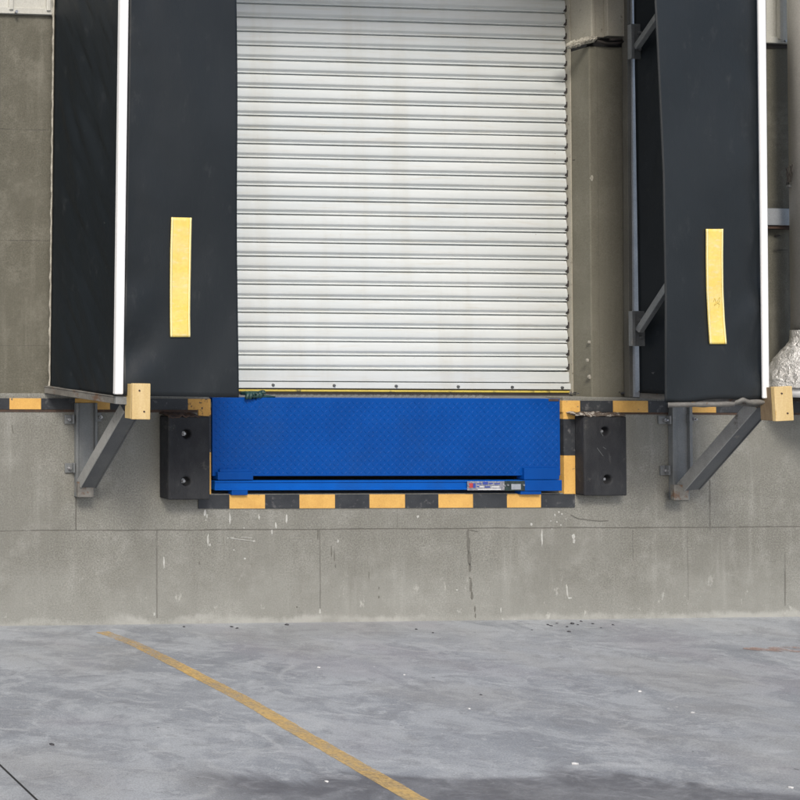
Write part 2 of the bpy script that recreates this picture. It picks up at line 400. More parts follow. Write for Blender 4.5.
def empty(name, loc, label, cat, group=None):
    o = bpy.data.objects.new(name, None); COL.objects.link(o); o.location = loc; o.empty_display_size = .2
    return tag(o, label, cat, group)

# key levels
ZD = P(386, 398).z                       # dock floor level
SETB = .045                              # the upper wall stands back from the lower one
SH = SETB + .15                          # shutter plane
XL, XR = PX(210, 450), PX(563.2, 450)      # pit opening
ZB = PZ(493.5, 386)                      # pit bottom
XDL = PX(238, 300, SH) - .12; XDR = PX(568, 300, SH)  # shutter opening
FR = -.60                                # front plane of the shelter

# ------------------------------------------------------------------ ground
g = MB()
g.v = [Vector(p) for p in ((-150, -200, 0), (150, -200, 0), (150, .02, 0), (-150, .02, 0))]; g.f = [[0, 1, 2, 3]]; g.mi = [0]
tag(g.build('ground', 'ground'), kind='structure', label='pale grey troweled concrete yard floor', cat=None)

# painted line
pts = [(102, 632), (133, 643.5), (169, 661), (204, 679), (250, 703), (291, 727.5), (344, 758), (417, 800), (470, 831), (560, 884)]
gp = [G(*p) for p in pts]
b = MB(); n = 90; W = .043
def cr(t):
    s_ = t * (len(gp) - 1); i = min(int(s_), len(gp) - 2); u = s_ - i
    p = [gp[max(i - 1, 0)], gp[i], gp[i + 1], gp[min(i + 2, len(gp) - 1)]]
    return .5 * ((2 * p[1]) + (p[2] - p[0]) * u + (2 * p[0] - 5 * p[1] + 4 * p[2] - p[3]) * u * u + (3 * p[1] - p[0] - 3 * p[2] + p[3]) * u ** 3)
def lnf(u, v):
    p = cr(v); d = (cr(min(v + .01, 1)) - cr(max(v - .01, 0))).normalized(); s_ = Vector((d.y, -d.x, 0))
    w = W * (1 + .14 * noise.noise(Vector((v * 40, u * 3, 0))) + .12 * noise.noise(Vector((v * 170, u * 3, 5)))); q = p + s_ * w * (u * 2 - 1); q.z = .0015; return q
b.grid(lnf, 2, 240)
tag(b.build('floor_line', 'line'), 'long faded yellow line painted across the concrete floor', 'floor marking')

# faint pink paint patch at the right edge
b = MB(); c = G(800, 650)
b.prism([c + Vector((.28 * math.cos(a) * (1 + .2 * math.sin(3 * a)), .07 * math.sin(a) * (1 + .3 * math.cos(2 * a)), .004 - c.z)) for a in [i * math.pi / 12 for i in range(24)]], (0, 0, .0008))
def faint():
    t = NT('faint_pink_paint'); n = t.noise(14, 5, .7)
    t.fin((.45, .3, .24), .7)
    tr = t.n.new('ShaderNodeBsdfTransparent'); mx = t.n.new('ShaderNodeMixShader')
    t.l.new(t.smooth(n, .35, .6, .6, 1), mx.inputs[0]); t.l.new(t.b.outputs[0], mx.inputs[1]); t.l.new(tr.outputs[0], mx.inputs[2])
    t.l.new(mx.outputs[0], t.out.inputs[0]); return t.m
M['faint'] = faint()
tag(b.build('paint_patch', 'faint'), 'faint pinkish paint smear on the floor at the right edge', 'floor marking')

# grit
def pebble(px, py, r, mat, label, cat, grp):
    bm = bmesh.new(); bmesh.ops.create_icosphere(bm, subdivisions=1, radius=r)
    for v in bm.verts:
        v.co *= 1 + random.uniform(-.35, .35); v.co.z *= .55; v.co.x *= 1.3
    r *= .6 if mat == 'litter' else .72; bm.verts.ensure_lookup_table()
    for v in bm.verts: v.co *= .72
    me = bpy.data.meshes.new('pebble'); bm.to_mesh(me); bm.free(); me.materials.append(M[mat])
    o = bpy.data.objects.new('grit_crumb' if mat == 'stone' else 'paint_chip', me); COL.objects.link(o)
    c = G(px, py); o.location = (c.x, min(c.y, -.02), r * .3); tag(o, label, cat, grp)
for px, py, r in ((548, 625, .012), (551, 626, .010), (557, 623.5, .008), (567, 627, .009), (572, 624, .016), (578, 625, .008), (581, 621.5, .010), (593, 624, .009),
                  (613, 625, .009), (569, 632, .011), (532, 630, .007), (601, 628, .006), (416, 629.5, .010), (433, 633, .008), (287, 625, .015), (232, 627, .011), (237, 628.5, .010), (184, 627, .009)):
    pebble(px, py, r, 'stone', 'small black grit crumb on the floor near the wall foot', 'grit', 'dark crumbs lying near the foot of the wall')
for px, py, r in ((319, 667.5, .010), (640, 691.5, .009), (693, 713, .010), (327, 782, .010), (575, 764.5, .014), (791, 788, .010), (404, 675, .006), (469, 709, .007)):
    pebble(px, py, r, 'litter', 'tiny white paint chip lying on the open concrete floor', 'paint chip', 'white chips on the floor')
pebble(52, 745, .014, 'stone', 'lone dark pebble on the floor left of the yellow line', 'grit', None)
pebble(481, 695, .008, 'stone', 'tiny dark crumb in the middle of the open floor', 'grit', None)

# ------------------------------------------------------------------ wall
wall = empty('warehouse_wall', (0, 0, 0), 'grey rendered concrete warehouse wall around the loading door', 'wall')
b = MB()
ZT = ZD - .004
b.box(-12, XL, 0, .5, -.3, ZT); b.box(XR, 12, 0, .5, -.3, ZT); b.box(XL, XR, 0, .5, -.3, ZB)
b.build('lower_wall', 'wall_low', wall)
b = MB(); b.box(XL + .001, XR - .001, .35, .45, ZB + .001, ZT - .08); b.build('pit_lining', 'void', wall)  # back of the pit, its darkness painted in
ZCL = P(25, 17, SETB).z; ZCR = P(778, 46, SETB).z
XPR = PX(626, 200, SETB)
b = MB()
b.box(-12, XDL, SETB, .5, ZT - .002, ZCL + .4); b.box(XPR, 12, SETB + .01, .5, ZT - .002, ZCR + .3)
b.build('upper_wall', 'wall_up', wall)
# floor edge / ledge of the dock
b = MB(); b.box(-12, XL - .005, .0, .5, ZT - .001, ZD + .018); b.box(XR + .005, 12, .0, .5, ZT - .001, ZD + .010)
b.build('floor_ledge', 'wall_low', wall, bevel=.004)
# door jamb (pillar right of the shutter)
zt1 = P(580, 46, SETB).z
b = MB(); b.box(XDR + .004, XPR, SETB - .002, .5, ZT, zt1)
b.build('door_jamb', 'jamb', wall, bevel=.006)
# plastered casing above the pillar
b = MB()
xa = PX(597, 30, SETB - .03); b.box(XDR + .004, xa, SETB - .02, .5, zt1 + .02, 4.6)
b.build('plaster_casing', 'casing', wall, bevel=.006)
b = MB(); xb = PX(603, 30, SETB); xc = PX(623.5, 30, SETB)
zt2 = P(610, 38, SETB).z
b.box(xa + .002, xb, SETB - .008, .48, zt2, 4.6); b.box(xb, xc, SETB - .03, .48, zt2 + .004, 4.6)
b.build('steel_casing', 'casing', wall, bevel=.004)
b = MB(); b.box(xa - .02, xc + .01, SETB + .02, .48, zt1 - .01, zt2 + .01); b.build('casing_gap', 'void', wall)  # black filler box stands in for the shaded slit
# broken plaster rim
b = MB(); N = 44
def rim(u, v):
    px = 568 + 28 * u
    ylo = 49 - 9.5 * u ** .9 + 1.8 * noise.noise(Vector((u * 14, 0, 3))) ; yhi = 43 - 7 * u + 2.5 * noise.noise(Vector((u * 11, 5, 0)))
    py = ylo + (yhi - ylo) * v
    dep = SETB - .022 - .008 * math.sin(math.pi * v) - .007 * noise.noise(Vector((u * 17, v * 5, 1))) - .004 * noise.noise(Vector((u * 60, v * 14, 4)))
    return P(px, py, dep)
b.grid(rim, N, 8); b.build('broken_plaster', 'chip', wall, smooth=False, solid=.02)
b = MB(); b.tube([P(597, 41, SETB - .02), P(606, 43.5, SETB - .02), P(616, 43.8, SETB - .02), P(622.5, 41.5, SETB - .02), P(621, 39.5, SETB - .02), P(610, 39.6, SETB - .02)], .009, 8)
b.build('bent_trim', 'dark_rubber_line', wall, smooth=True)
# small chips on the pillar corner
b = MB()
for px, py, r in ((592, 178, .012), (590, 342, .008), (588, 360, .007), (590, 377, .010)):
    c = P(px, py, SETB - .004); b.prism([c + Vector((r * .8 * math.cos(a) * random.uniform(.7, 1.1), 0, r * 1.5 * math.sin(a) * random.uniform(.7, 1.1))) for a in [i * math.pi / 5 for i in range(10)]], (0, .01, 0))
b.build('corner_chip', 'chip', wall)
# metal cladding above the concrete, left and right
def cladding(x0, x1, z0, seams, y):
    b = MB(); w = .30
    b.box(x0, x1, y, .45, z0 + .03, 5.6)
    for s_ in seams: b.box(s_ - .012, s_ + .012, y - .022, y - .0005, z0 + .032, 5.6)
    b.build('cladding_panel', 'clad', wall, bevel=.004)
    b = MB(); b.box(x0, x1, y + .012, .45, z0 - .012, z0 + .027); b.build('gap_strip', 'dark_rubber_line', wall)  # second box: dark strip coloured as the shaded gap below the cladding
    b = MB(); b.box(x0, x1, y - .012, y + .01, z0 + .012, z0 + .05); b.build('base_trim', 'clad', wall, bevel=.003)
xw = PX(54, 10, SETB)
cladding(-12, xw - .005, ZCL, [PX(12.5, 10) - .34 * i for i in range(0, 30)] + [PX(50, 10)], SETB - .01)
xr0 = PX(640, 30); cladding(xr0, 12, ZCR, [PX(784, 20) + .34 * i for i in range(0, 24)], SETB - .01)
b = MB(); c = P(16, 12, SETB - .03); b.tube([c, c + Vector((0, -.012, 0))], .009, 10); c = P(784.5, 41, SETB - .03); b.tube([c, c + Vector((0, -.01, 0))], .007, 10)
b.build('cladding_screw', 'bolt', wall)
# wall above the door (out of view, it closes the building)
b = MB(); b.box(XDL, XDR + .004, SETB, .5, P(400, -25, SETB).z, 5.6); b.box(xw - .005, XDL, SETB, .5, ZCL + .4, 5.6); b.box(XDR + .004, xr0, SETB + .02, .5, 4.6, 5.6)
b.build('door_lintel', 'casing', wall)
# paint splashes and runs on the lower wall
def splats(name, lst, mat, y=0.0):
    b = MB()
    for px, py, w, h, sk in lst:
        n = 14; poly = []
        for i in range(n):
            a = 2 * math.pi * i / n; k = random.uniform(.7, 1.15)
            x = px + w / 2 * math.cos(a) * k + sk * math.sin(a); z = py - h / 2 * math.sin(a) * k
            poly.append(P(x, z, y - .0012))
        b.prism(poly, (0, .004, 0))
    return b.build(name, mat, wall)
sp = [(259, 517, 1.6, 6, -.3), (276, 525, 1.8, 7, -.2), (272, 532, 1.6, 5, 0), (286.5, 519, 2, 9, .2), (230, 519, 1.8, 12, 0), (205, 513, 2.4, 7, 0), (207, 516, 1, 5, 0),
      (208, 540, 1.8, 12, 0), (210, 545, 2, 3, 0), (164, 562, 1.6, 12, 0), (244, 528, 1.5, 1.5, 0), (228, 538, 1.2, 1.2, 0), (254, 541, 3, 1.6, 0), (245, 558.5, 2.2, 2.2, 0), (234, 550, 1.3, 1.6, 0),
      (338, 541, 2, 3, 0), (418, 516.5, 2.4, 2.6, 0), (531.5, 524.5, 2.2, 3, 0), (542, 538, 1.8, 18, -.2), (573.5, 537, 3, 7, 0), (574, 541, 2.4, 5, 0), (567, 590, 1.6, 12, -.4), (570, 598, 4, 1.8, 0),
      (457, 590, 2, 1.4, 0), (501, 610, 1.2, 6, 0), (559, 512, 2, 1.6, 0), (555, 515, 1.5, 2, 0), (562, 514, 1.3, 1.6, 0), (551, 521, 1.6, 1.3, 0), (557, 522, 1.3, 1.6, 0), (561, 525, 1.3, 1.3, 0), (552, 529, 1.2, 1.2, 0), (566, 519, 1, 1, 0),
      (204, 506, 1.2, 2.5, 0), (206, 520, 1, 2, 0), (154.5, 614, 2, 4, 0), (320, 611, 1.4, 6, 0)]
splats('paint_splash', sp, 'splash')
b = MB()
for (x0, y0, x1, y1, w) in ((229, 538, 254, 541, .5), (241, 537, 252, 538, .5), (229, 538, 234, 537.5, .6), (567, 586, 568, 598, .6)):
    b.bar(P(x0, y0, -.001), P(x1, y1, -.001), .003, .003, (0, 1, 0))
b.build('paint_scratch', 'splash', wall)
tr_ = [(468, 534, 2.6, 10, 0), (468.5, 545, 3.6, 18, 0), (469.5, 558, 4.2, 16, -.2), (470, 568, 3, 10, 0), (470, 578, 1.6, 2, 0), (471, 586, 2.6, 14, 0), (472, 596, 2.6, 10, 0), (475, 609, 1.4, 7, 0), (475.5, 616, 1.2, 5, 0),
       (318, 534, 1.6, 12, 0), (331.5, 551, 1.2, 13, 0), (334.5, 556, 1.2, 10, 0), (335.5, 566, 1, 4, 0), (379, 597, 1.6, 2.6, 0), (379, 588, 1, 3, 0), (199.5, 563, 1.2, 4, 0), (297, 607, 1.6, 2, 0), (369, 575, .8, 8, 0)]
splats('dark_run', tr_, 'tar')
b = MB()
for pts_ in ([(571, 515), (578, 518.5), (590, 520), (600, 521)], [(600, 521), (608, 520.5)], [(12, 425), (13, 433)], [(470, 530), (478, 531.5)]):
    for i in range(len(pts_) - 1): b.bar(P(*pts_[i], -.0008), P(*pts_[i + 1], -.0008), .004, .004, (0, 1, 0))
b.build('hairline_crack', 'tar', wall)
splats('upper_scuff', [(778, 235.5, 7, 1.6, 0), (781, 250, 14, .9, 0), (574, 160, 2, 1, 0), (603, 266, 2, 2, 0), (601, 228, 3, 2, 0)], 'dark_rubber_line', SETB)

# ------------------------------------------------------------------ roller shutter
sh = empty('roller_shutter', (PX(400, 390, SH), SH, ZD), 'white slatted roller shutter closed behind the blue dock plate', 'roller shutter')
pitch = (PZ(3.5, 235, SH) - PZ(369.5, 240, SH)) / 26
ztop = PZ(369.5, 240, SH)
b = MB(); prof = []
prof1 = [(0.00, .006), (.02, .000), (.05, -.0030), (.15, -.0055), (.30, -.0080), (.45, -.0095), (.58, -.0100), (.64, -.0092), (.68, -.0060), (.76, .0020), (.815, .0045), (.84, .0030), (.865, -.0035), (.89, -.0060), (.915, -.0062), (.93, .006), (.94, .014), (.985, .014)]
xs = [XDL - .02, XDR - .012]
rows = []
nslat = 34
for k in range(nslat, 0, -1):
    for t_, d in prof1: rows.append((ztop + pitch * (k - t_), SH + d, k))
rows.append((ztop, SH + .006, 0))
NXs = 24
base = 0
for z, y, k in rows:
    for i in range(NXs + 1):
        x = xs[0] + (xs[1] - xs[0]) * i / NXs
        b.v.append(Vector((x, y + .0022 * noise.noise(Vector((x * 1.3, k * 7.3, 0))), z + .0025 * noise.noise(Vector((x * .6, k * 3.1, 5))))))
for r in range(len(rows) - 1):
    for i in range(NXs):
        a = r * (NXs + 1) + i; b.f.append([a, a + NXs + 1, a + NXs + 2, a + 1]); b.mi.append(0)
o = b.build('shutter_curtain', 'slat', sh, smooth=False, solid=0, fixn=False)
for p in o.data.polygons: p.use_smooth = True
md = o.modifiers.new('e', 'EDGE_SPLIT'); md.split_angle = math.radians(38)
for k in range(27):   # end locks at the right edge of the slats
    b = MB(); z = ztop + pitch * (k + .36); rr = random.uniform(.7, 1.1)
    b.box(xs[1] - .001, xs[1] + .009, SH - .012, SH + .012, z - .02 * rr, z + .018 * rr)
    b.build('end_lock', 'dark_rubber_line', sh, bevel=.002)
b = MB(); b.box(XDR - .005, XDR + .003, SH - .03, SH + .05, ZD + .02, 4.4); b.box(xs[1] - .03, XDR + .003, SH + .018, SH + .05, ZD + .02, 4.4)
b.build('guide_rail', 'casing', sh)
zb0 = PZ(388.6, 400, SH)
b = MB(); b.box(xs[0], xs[1] + .004, SH - .014, SH + .01, PZ(381.5, 400, SH), ztop - .004); b.box(xs[0], xs[1] + .008, SH - .02, SH + .01, zb0, PZ(382.5, 400, SH))
bb = b.build('bottom_bar', 'slat', sh, bevel=.003)
for px in (273, 334, 396, 458, 512, 562):
    c = P(px, 385 + (px - 273) * .009, SH - .02); q = MB(); q.tube([c, c + Vector((0, -.007, 0))], [.0095, .0075], 12); q.build('bolt', 'steel_dark', bb, smooth=False)
b = MB(); b.box(xs[0], xs[1] + .004, SH - .012, SH + .01, PZ(389.8, 400, SH), zb0 - .0005); b.box(xs[0], xs[1] + .002, SH - .01, SH + .01, ZD - .01, PZ(392.2, 400, SH)); b.build('gasket_line', 'dark_rubber_line', sh)
b = MB(); b.box(xs[0], xs[1] + .004, SH - .016, SH + .012, PZ(392, 400, SH), PZ(390, 400, SH)); b.build('rubber_seal', 'seal', sh, bevel=.003)

# ------------------------------------------------------------------ dock leveler
lv = empty('dock_leveler', (PX(386, 490), 0, ZB), 'bright blue steel dock leveler with hanging tread plate lip below the shutter', 'dock leveler')
def lugs(b, org, ux, uz, nrm, wdt, hgt, step=.0245):
    n1 = int(wdt / step); n2 = int(hgt / step)
    for j in range(n2):
        for i in range(n1):
            c = org + ux * (step * (i + .5)) + uz * (step * (j + .5)) ; s_ = 1 if (i + j) % 2 else -1
            d = (ux + uz * s_).normalized() * .0115; e = (ux - uz * s_).normalized() * .0036
            k = len(b.v); h = nrm * .0018
            b.v += [c - d, c + e, c + d, c - e, c - d * .55 + h, c + d * .55 + h]
            for f in ((0, 1, 4), (1, 2, 5), (1, 5, 4), (2, 3, 5), (3, 0, 4), (3, 4, 5)): b.f.append([k + q for q in f]); b.mi.append(0)
LF = -.012
a = P(212.5, 476, LF); c = P(560, 398.6, LF)
zl0 = P(386, 476, LF).z; zl1 = ZD
b = MB(); b.box(a.x, c.x, LF, LF + .014, zl0, zl1)
lug = MB()
lugs(lug, Vector((a.x + .01, LF - .0002, zl0 + .008)), Vector((1, 0, 0)), Vector((0, 0, 1)), Vector((0, -1, 0)), c.x - a.x - .02, zl1 - zl0 - .012)
lip = b.build('lip_plate', 'blue', lv, bevel=.004)
lug.build('tread_pattern', 'blue', lip)
b = MB(); b.box(a.x + .002, c.x - .002, LF + .016, SH - .07, ZD - .03, ZD - .002); b.build('deck_plate', 'blue', lv)
b = MB(); y0 = SH - .07; zth = PZ(393.2, 400, y0)
b.quadbox([(XL + .01, y0 - .03, ZD - .02), (XR + .3, y0 - .03, ZD - .02), (XR + .3, SH + .1, ZD - .02), (XL + .01, SH + .1, ZD - .02), (XL + .01, y0 - .03, ZD - .001), (XR + .0, y0 - .03, ZD - .001), (XR + .0, SH + .1, zth), (XL + .01, SH + .1, zth)])
thr = b.build('threshold_plate', 'steel', lv, bevel=.002)
lug = MB(); sl = Vector((0, SH + .1 - y0 + .03, zth - ZD + .001)).normalized()
lugs(lug, Vector((XL + .2, y0 - .028, ZD + .0)), Vector((1, 0, 0)), sl, sl.cross(Vector((1, 0, 0))) * -1, 1.7, .13, .024); lug.build('tread_pattern', 'steel', thr)
# toe guard bar
b = MB(); TB = -.022
b.pbox(215, 480.3, 562, 490.3, TB, TB + .05); bar_ = b.build('toe_bar', 'blue2', lv, bevel=.006)
b = MB(); b.pbox(215, 480.2, 562, 482.6, TB - .006, TB + .01); b.pbox(215, 488, 562, 490.5, TB - .006, TB + .01); b.build('bar_flange', 'blue2', bar_, bevel=.003)
b = MB(); b.pbox(218, 472, 253.5, 480.2, TB - .012, TB + .05); b.pbox(220, 469, 250, 472.5, TB - .006, TB + .05); b.build('lip_keeper', 'blue', lv, bevel=.005)
b = MB(); b.pbox(523, 480, 562, 491, TB - .012, TB - .007); b.pbox(524.5, 468, 559.5, 479.6, TB - .006, TB + .05); b.build('lip_keeper', 'blue', lv, bevel=.004)
b = MB(); b.pbox(232, 490, 248, 495.3, TB - .004, TB + .04); b.build('support_foot', 'blue', lv, bevel=.004)
b = MB(); b.pbox(521, 490.5, 541.5, 494.6, TB - .006, TB + .04); b.build('support_foot', 'blue', lv, bevel=.004)
b = MB(); b.pbox(467.5, 481.2, 508, 490.4, TB - .010, TB - .0065); npl = b.build('name_plate', 'plate_grey', lv, bevel=.001)
b = MB(); yy = TB - .0115
b.pbox(469, 483.2, 473, 487.8, yy, yy + .002, 0); b.pbox(473.2, 483.2, 475.6, 487.8, yy, yy + .002, 1)
b.pbox(483, 481.8, 488, 484.6, yy, yy + .002, 1)
for x0, x1, y_ in ((477, 481.5, 483.2), (489, 493, 483), (494.5, 500, 483.2), (477, 479, 486), (480, 484, 486.2), (485, 490, 486.4), (492, 499, 486.3), (478, 501, 488.8)):
    b.pbox(x0, y_, x1, y_ + 1.1, yy, yy + .002, 1 if x0 % 2 else 2)
b.build('printed_marks', ['red_ink', 'blue_ink', 'white_ink'], npl)
for px in (468.2, 504.5):
    c = P(px, 485.5, TB - .010); q = MB(); q.tube([c, c + Vector((0, -.004, 0))], .006, 10); q.build('rivet', 'bolt', npl)
b = MB(); b.pbox(505, 480.8, 525, 490.8, TB - .014, TB - .0105); cl = b.build('latch', 'clip_dark', lv, bevel=.002)
b = MB(); b.pbox(511.5, 484, 521, 489.6, TB - .0165, TB - .0145); b.build('latch_window', 'galv', cl, bevel=.001)
for px in (507.5, 523.5):
    c = P(px, 485, TB - .014); q = MB(); q.tube([c, c + Vector((0, -.005, 0))], .006, 10); q.build('rivet', 'bolt', cl)
# small rusty hinge pin in the corner of the deck
b = MB(); b.pbox(549, 399, 559, 401.2, LF - .003, LF + .01); b.build('hinge_lug', 'rust', lv, bevel=.001)

# ------------------------------------------------------------------ painted edge angle
ea = empty('dock_edge_angle', (PX(386, 500), 0, ZB), 'steel edge angle painted in black and orange bands around the dock pit', 'edge strip')
def runh(xe, ct, y0, y1, yf, name, worn_=()):
    b = MB()
    for i in range(len(xe) - 1):
        xm = (xe[i] + xe[i + 1]) / 2
        xa_, xb_ = P(xe[i], y1, yf).x, P(xe[i + 1], y1, yf).x
        za, zb_ = P(386, y1, yf).z, P(386, y0, yf).z
        mi = {'o': 0, 'k': 1, 'w': 2}[ct[i]]
        b.box(xa_, xb_ , yf, yf + .03, za, zb_, mi)
    return b.build(name, ['orange', 'black_paint', 'orange_worn'], ea)
EF = -.006
runh([198.5, 229.5, 265, 299.5, 335, 369.5, 405, 438.5, 473, 507, 541, 575], 'kokokokokok', 494.4, 508, EF, 'edge_strip')
# upper runs (the steel angle follows the dock edge)
def runtop(xe, ct, yt, yb, zoff=0):
    b = MB()
    for i in range(len(xe) - 1):
        mi = {'o': 0, 'k': 1, 'w': 2}[ct[i]]
        xm = .5 * (xe[i] + xe[i + 1])
        b.box(P(xe[i], 403, EF).x, P(xe[i + 1], 403, EF).x, EF, .0395, ZTS0, ZTS1, mi)
    return b.build('edge_strip', ['orange', 'black_paint', 'orange_worn'], ea)
ZTS0, ZTS1 = P(30, 409.3, EF).z, P(30, 398.3, EF).z
runtop([-700, -60, -27, 9.5, 41, 75, 110, 145, 188, 210.6], 'kokokokkw', 0, 0)
ZTS0, ZTS1 = P(620, 412.3, EF).z, P(620, 400.8, EF).z
runtop([562.2, 580, 613, 648, 689, 716, 752, 790, 826, 862, 1500], 'okokokokok', 0, 0)
b = MB()
b.box(PX(562.4), PX(575.2), EF + .0005, .03, P(568, 419, EF).z, ZTS0 - .0005, 0)
b.box(PX(562.4), PX(575), EF - .0005, .03, P(568, 455.3, EF).z, P(568, 419.2, EF).z, 1)
b.box(PX(562.6), PX(575), EF + .0003, .03, P(568, 494, EF).z, P(568, 455.5, EF).z, 0)
b.build('edge_strip', ['orange', 'black_paint'], ea)
b = MB(); x0, x1 = PX(198.5, 450, EF), PX(211, 450, EF)
zz = P(30, 409.3, EF).z
b.box(x0, x1, EF + .0005, .03, P(205, 416, EF).z, zz - .0005, 2)
b.box(x0, x1, EF - .0005, .03, P(205, 452, EF).z, P(205, 416.2, EF).z, 1)
b.box(x0, x1, EF + .0003, .03, P(205, 494.2, EF).z, P(205, 452.2, EF).z, 0)
b.build('edge_strip', ['orange', 'black_paint', 'orange_worn'], ea)
b = MB(); z = P(30, 409.3, EF).z; b.box(PX(-700), PX(197), -.003, .02, z - .016, z - .0005)
z = P(620, 412.3, EF).z; b.box(PX(576), PX(1500), -.003, .02, z - .013, z - .0005)
b.build('rusty_underside', 'rust', ea)

# ------------------------------------------------------------------ rubber bumpers
def bumper(x0, x1, y0, y1, holes, label, torn, D=-.10):
    A = P(x0, y1, D); B = P(x1, y0, D); w = B.x - A.x; h = B.z - A.z
    r = empty('dock_bumper', (A.x + w / 2, 0, A.z), label, 'bumper', 'rubber bumpers beside the dock leveler')
    bm = bmesh.new()
    me = bpy.data.meshes.new('rubber_block')
    b = MB(); b.box(A.x, B.x, D, -.001, A.z, B.z)
    o = b.build('rubber_block', 'rubber', r)
    bpy.context.view_layer.update()
    cut = MB()
    for hx, hy in holes:
        c = P(hx, hy, D); cut.tube([c + Vector((0, -.05, 0)), c + Vector((0, .045, 0))], .027, 24)
    co = cut.build('cutter', 'rubber'); co.location = (0, 0, 0)
    bpy.context.view_layer.update()
    md = o.modifiers.new('b', 'BOOLEAN'); md.object = co; md.operation = 'DIFFERENCE'; md.solver = 'EXACT'
    md2 = o.modifiers.new('v', 'BEVEL'); md2.width = .010; md2.segments = 3; md2.limit_method = 'ANGLE'
    bpy.context.view_layer.update()
    dg = bpy.context.evaluated_depsgraph_get(); me2 = bpy.data.meshes.new_from_object(o.evaluated_get(dg))
    o.modifiers.clear(); o.data = me2; bpy.data.objects.remove(co)
    bm.free()
    for hx, hy in holes:
        c = P(hx, hy, D) + Vector((-.002, .046, 0)); q = MB(); q.tube([c, c + Vector((0, -.012, 0))], .015, 6); q.tube([c, c + Vector((0, -.026, 0))], .008, 10)
        q.build('anchor_bolt', 'bolt', r)
    if D > -.08:
        for (ax, ay, bx, by) in ((597, 448, 603, 456), (603, 447, 606, 449), (600, 431, 603, 436)):
            k = MB(); k.bar(P(ax, ay, D - .0008), P(bx, by, D - .0008), .003, .0016, (0, 1, 0)); k.build('scratch', 'steel', r)
    # torn steel cap over the rubber
    b = MB()
    def cap(u, v):
        px = x0 + (x1 - x0) * (torn[0] + (torn[1] - torn[0]) * u)
        p = P(px, torn[2], D)
        yv = -.0 + (D - .004) * v
        return Vector((p.x, yv, B.z + .012 + torn[3] * .5 + .016 * noise.noise(Vector((u * 9, v * 3, x0))) + .006 * noise.noise(Vector((u * 30, v * 9, x0))) - (.012 * v * v)))
    b.grid(cap, 30, 8); b.build('steel_cap', 'torn_steel' if torn[4] else 'rust', r, smooth=True, solid=.006)
    return r
bumper(168.5, 210.3, 416.5, 500, [(187, 434), (186.5, 481.5)], 'black rubber dock bumper with two bolt holes left of the blue leveler', (.0, .76, 414, .0, False))
bumper(585, 627, 416.5, 496, [(605.5, 431.5), (608, 479.5)], 'black rubber dock bumper under a scuffed steel cap right of the leveler', (-.22, .95, 412, .01, True), -.07)

# ------------------------------------------------------------------ shelter
def fold(px, py, side):
    """bulge of the hanging sheet, metres"""
    v = .010 * noise.noise(Vector((px * .012, py * .006, side * 9)))
    v += .003 * noise.noise(Vector((px * .035, py * .012, side * 4 + 2)))
    lowk = max(0, min(1, (py - 200) / 180))
    edge = math.exp(-((px - (128 if side == 0 else 757)) / 26) ** 2)
    v += (1 if side == 0 else .35) * lowk * edge * .02 * math.sin(py * .085 + px * .05)
    v += lowk * .005 * math.sin(py * .05 + px * .09) + (.35 + .65 * lowk) * edge * .02 * noise.noise(Vector((px * .03, py * .028, side * 7 + 3)))
    return v
def lerp(a, b, t): return a + (b - a) * t
def sheet_front(name, side, xl, xr, ybot, parent, mat):
    """xl, xr: functions row -> image x at depth FR"""
    b = MB(); top = -170
    def fn(u, v):
        py = lerp(top, ybot(u), v); px = lerp(xl(py), xr(py), u)
        return P(px, py, FR - fold(px, py, side))
    b.grid(fn, 46, 110); return b.build(name, mat, parent, smooth=True, solid=.005, fixn=True)
def tape(side, pts_l, pts_r, parent):
    b = MB(); n = len(pts_l)
    def ev(pts, t):
        s_ = t * (len(pts) - 1); i = min(int(s_), len(pts) - 2); u = s_ - i
        return (lerp(pts[i][0], pts[i + 1][0], u), lerp(pts[i][1], pts[i + 1][1], u))
    def fn(u, v):
        l = ev(pts_l, v); r = ev(pts_r, v); px, py = lerp(l[0], r[0], u), lerp(l[1], r[1], u)
        return P(px, py, FR - fold(px, py, side) - .008)
    b.grid(fn, 6, 40); o = b.build('reflective_strip', 'yellow_tape', parent, smooth=True, solid=.004)
    for a0, a1 in ((0, .09), (.91, 1)):
        b = MB()
        def fh(u, v): 
            p = fn(lerp(a0, a1, u), v); p.y -= .0035; return p
        b.grid(fh, 2, 40); b.build('strip_hem', 'tape_edge', o, smooth=True, solid=.002)
    return o, fn
def tube_bar(b, p, q, w, h, up=(0, 0, 1)): b.bar(p, q, w, h, up)

# left unit
ls = empty('dock_shelter', P(80, 400, -.3), 'left charcoal PVC dock shelter curtain with white edge and yellow strip', 'dock shelter', 'shelter curtains on both sides of the shutter')
xinL = lambda y: lerp(236, 238, max(0, (y + 50) / 450)) + .6 * math.sin(y * .02)
xstL = lambda y: lerp(130, 123.5, y / 395)
fl = sheet_front('front_curtain', 0, lambda y: xstL(y) - .5, xinL, lambda u: lerp(395.5, 397.5, u), ls, 'front_pvc')
tape(0, [(171.3, 217.3), (170.3, 250), (170, 285), (170, 315), (170.3, 337)], [(191.3, 217.8), (190.6, 250), (190, 285), (189.6, 315), (190, 337)], fl)
b = MB()
def wst(xl, xr, yb, top=-170, d=.03):
    l0, r0_, l1, r1 = P(xl(top), top, FR - .035), P(xr(top), top, FR - .035), P(xl(yb), yb, FR - .035), P(xr(yb), yb, FR - .035)
    o = Vector((0, d, 0))
    return [l1, r1, r1 + o, l1 + o, l0, r0_, r0_ + o, l0 + o]
b.quadbox(wst(lambda y: lerp(120.5, 115.4, y / 395), lambda y: lerp(129, 123.6, y / 395), 394.5)); st_ = b.build('edge_profile', 'strip_white', ls, bevel=.006)
